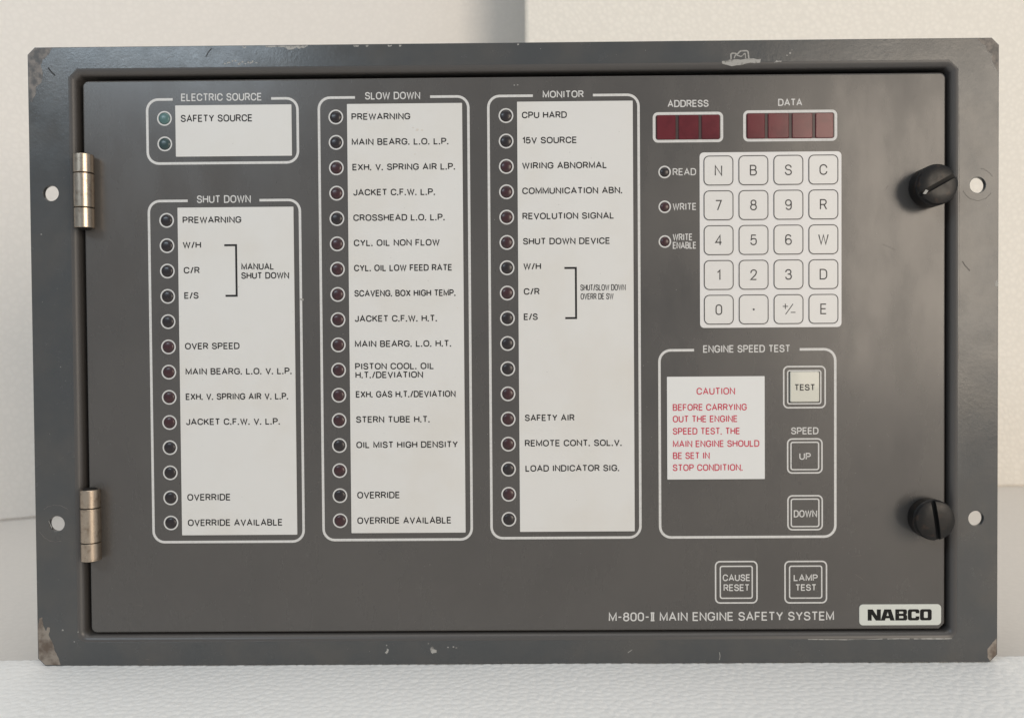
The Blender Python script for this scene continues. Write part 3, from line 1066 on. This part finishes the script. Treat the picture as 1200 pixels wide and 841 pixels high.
# big chip above the data display
v, f = [], []
chip([(104.2, 297.0), (122.8, 297.4), (123.0, 299.2), (116, 299.5), (108, 299.0), (104.0, 298.2)], seed=3, amp=0.10)
ribbon(v, f, round_path([(108.5, 299.2), (108.3, 302.0, .8), (110.5, 302.2, .6), (111.4, 301.4, .5), (113.0, 303.2, .8), (116.8, 303.3, 1), (117.2, 299.4)], False), 0.7, -0.05)
ribbon(v, f, round_path([(110.0, 299.6), (110.6, 301.4, .5), (113.4, 300.4, .5), (115.4, 302.2, .5), (115.6, 299.6)], False), 0.5, -0.062)
link('paint_chip', mesh('paint_chip', v, f), M['chip'], panel)
chip([(129.4, 297.2), (133.0, 297.6), (133.4, 298.4), (130.6, 298.4)], seed=5, amp=.15)
for x, z, s in ((137.5, 301.9, .5), (136.0, 300.8, .35), (138.4, 303.4, .3), (-227.2, 17.9, .55), (-33.7, 8.4, .4), (-234.6, 216, .35), (1.5, 287.5, .35), (3.2, 287.6, .35),
                (-64.5, 9.5, .4), (-43.5, 10.4, .4), (-29.5, 8.2, .5), (-31.0, 8.6, .4), (-226, 150, .25), (-221.5, 12.0, .4), (-219.5, 17, .35)):
    chip([(x - s, z - s * .4), (x + s * .7, z - s * .6), (x + s, z + s * .6), (x - s * .5, z + s)], seed=int(x * 3 + z) + 900, depth=2, amp=.2)
chip([(-42.4, 8.3), (-41.4, 8.9), (-40.4, 7.4), (-39.4, 7.0), (-39.5, 5.7), (-41.6, 5.2), (-42.2, 6.4)], seed=21, amp=.15)
chip([(-65.4, 5.8), (-64.4, 5.2), (-63.4, 7.5), (-64.4, 7.9)], seed=22, amp=.15)
for a, b, w, m in (((101.9, 1.6), (101.9, 5.4), .30, 'chip'), ((56.2, 5.4), (58.4, 6.9), .3, 'chip'), ((222.2, 199.0), (225.9, 194.3), .35, 'scratch'),
                   ((-148.2, 307.2), (-151.2, 303.0), .5, 'scratch'), ((-229.8, 298.5), (-226.4, 294.6), .7, 'scratch'),
                   ((-106.4, 183.0), (-104.6, 182.6), .9, 'chip')):
    v, f = [], []
    mid = ((a[0] + b[0]) / 2 + (b[1] - a[1]) * .08, (a[1] + b[1]) / 2)
    ribbon(v, f, [a, mid, b], w, (-0.03 if m == 'scratch' or b[1] < 20 else PR - .03))
    link('scratch', mesh('scratch', v, f), M[m], panel)
# worn edge with its highlight painted in, along the lower right of the opening
for xa, xb in ((146, 183.0), (185.5, 196.5), (198.6, 217.5)):
    chip([(xa, 11.45), (xb, 11.55), (xb, 11.95), (xa, 11.75 if xa < 150 else 11.95)], depth=3, amp=.012, seed=int(xa))
chip([(220.3, 150), (220.55, 150), (220.55, 280), (220.25, 285)], 'rub', depth=4, amp=.006, seed=77)
chip([(238.2, 187.0), (239.6, 186.6), (239.5, 189.6), (238.6, 189.2)], seed=31)
# washer marks round the left holes
for cx, cz, r, a0, a1 in ((-229.8, 71.5, 9.4, 50, 130), (-229.8, 71.5, 9.0, 205, 285), (229.7, 236.4, 7.6, 200, 330), (229.7, 236.4, 8.2, 30, 80)):
    v, f = [], []
    n = 20
    ribbon(v, f, [(cx + (r + .15 * math.sin(i * 2.1)) * math.cos(math.radians(a0 + (a1 - a0) * i / n)), cz + (r + .15 * math.sin(i * 1.3)) * math.sin(math.radians(a0 + (a1 - a0) * i / n))) for i in range(n + 1)], 0.16, -0.03)
    link('washer_mark', mesh('washer_mark', v, f), M['rub' if cx < 0 else 'scratch'], panel)
for x, z in ((-232.8, 51.8 + 19.5), (-233.4, 73.0)):
    chip([(x, z), (x + 0.5, z - 1.4), (x + 1.0, z - 2.2), (x + 0.5, z - .4)], 'chip', 2, .1, int(z))
# faint stains on the slow down card
for x, z, s in ((-47.0, 266.6, .9), (-44.6, 266.2, .6), (-49.0, 267.6, .5), (-48.2, 254.5, .4), (-71.5, 275.5, .6), (-27.6, 178, .25)):
    q = jag([(x - s, z - s * .5), (x + s * .6, z - s * .7), (x + s, z + s * .5), (x - s * .4, z + s * .8)], 2, .25, int(x * z))
    link('stain', plate('stain', [q], DY - 0.295, 0.01), M['stain'], panel)

# dust grains and hairline scratches of a used panel
v, f = [], []
rg = random.Random(11)
for _ in range(260):
    x, z, rr_ = rg.uniform(-238, 238), rg.uniform(2, 306), rg.uniform(0.06, 0.17)
    inside = OX0 < x < OX1 and OZ0 < z < OZ1
    if inside and not (-213 < x < 214 and 17 < z < 291):
        continue
    if min(abs(x - 229.5), abs(x + 229.5)) < 5 and (abs(z - 236) < 6 or abs(z - 71) < 6):
        continue
    y = (DY - 0.4) if inside else -0.04
    k = len(v)
    for i in range(5):
        a = 2 * math.pi * i / 5 + rg.random()
        q = rr_ * rg.uniform(.6, 1.3)
        v.append((x + q * math.cos(2 * math.pi * i / 5), y, z + q * math.sin(2 * math.pi * i / 5)))
    f.append([k + i for i in range(5)])
d = link('dust', mesh('dust', v, f), M['chip'], panel)
d['kind'] = 'stuff'
for _ in range(16):
    side = rg.random()
    if side < 0.45:
        x, z, y = rg.uniform(166, 205), rg.uniform(40, 285), PR - 0.02
    elif side < 0.7:
        x, z, y = rg.uniform(-205, 60), rg.uniform(20, 55), PR - 0.02
    else:
        x, z, y = rg.uniform(-225, 225), rg.choice([rg.uniform(2, 9), rg.uniform(300, 306)]), -0.035
    L, a = rg.uniform(2, 9), rg.uniform(-1.2, 1.2)
    if y > 0 and 190 < x + L < 216 and (60 < z < 85 or 222 < z < 247):
        continue
    if y < 0:
        a *= 0.3
    v, f = [], []
    ribbon(v, f, [(x, z), (x + L * .5 * math.cos(a), z + L * .5 * math.sin(a) + .15), (x + L * math.cos(a), z + L * math.sin(a))], rg.uniform(.07, .14), y)
    link('hairline_scratch', mesh('hairline_scratch', v, f), M['rub'], panel)
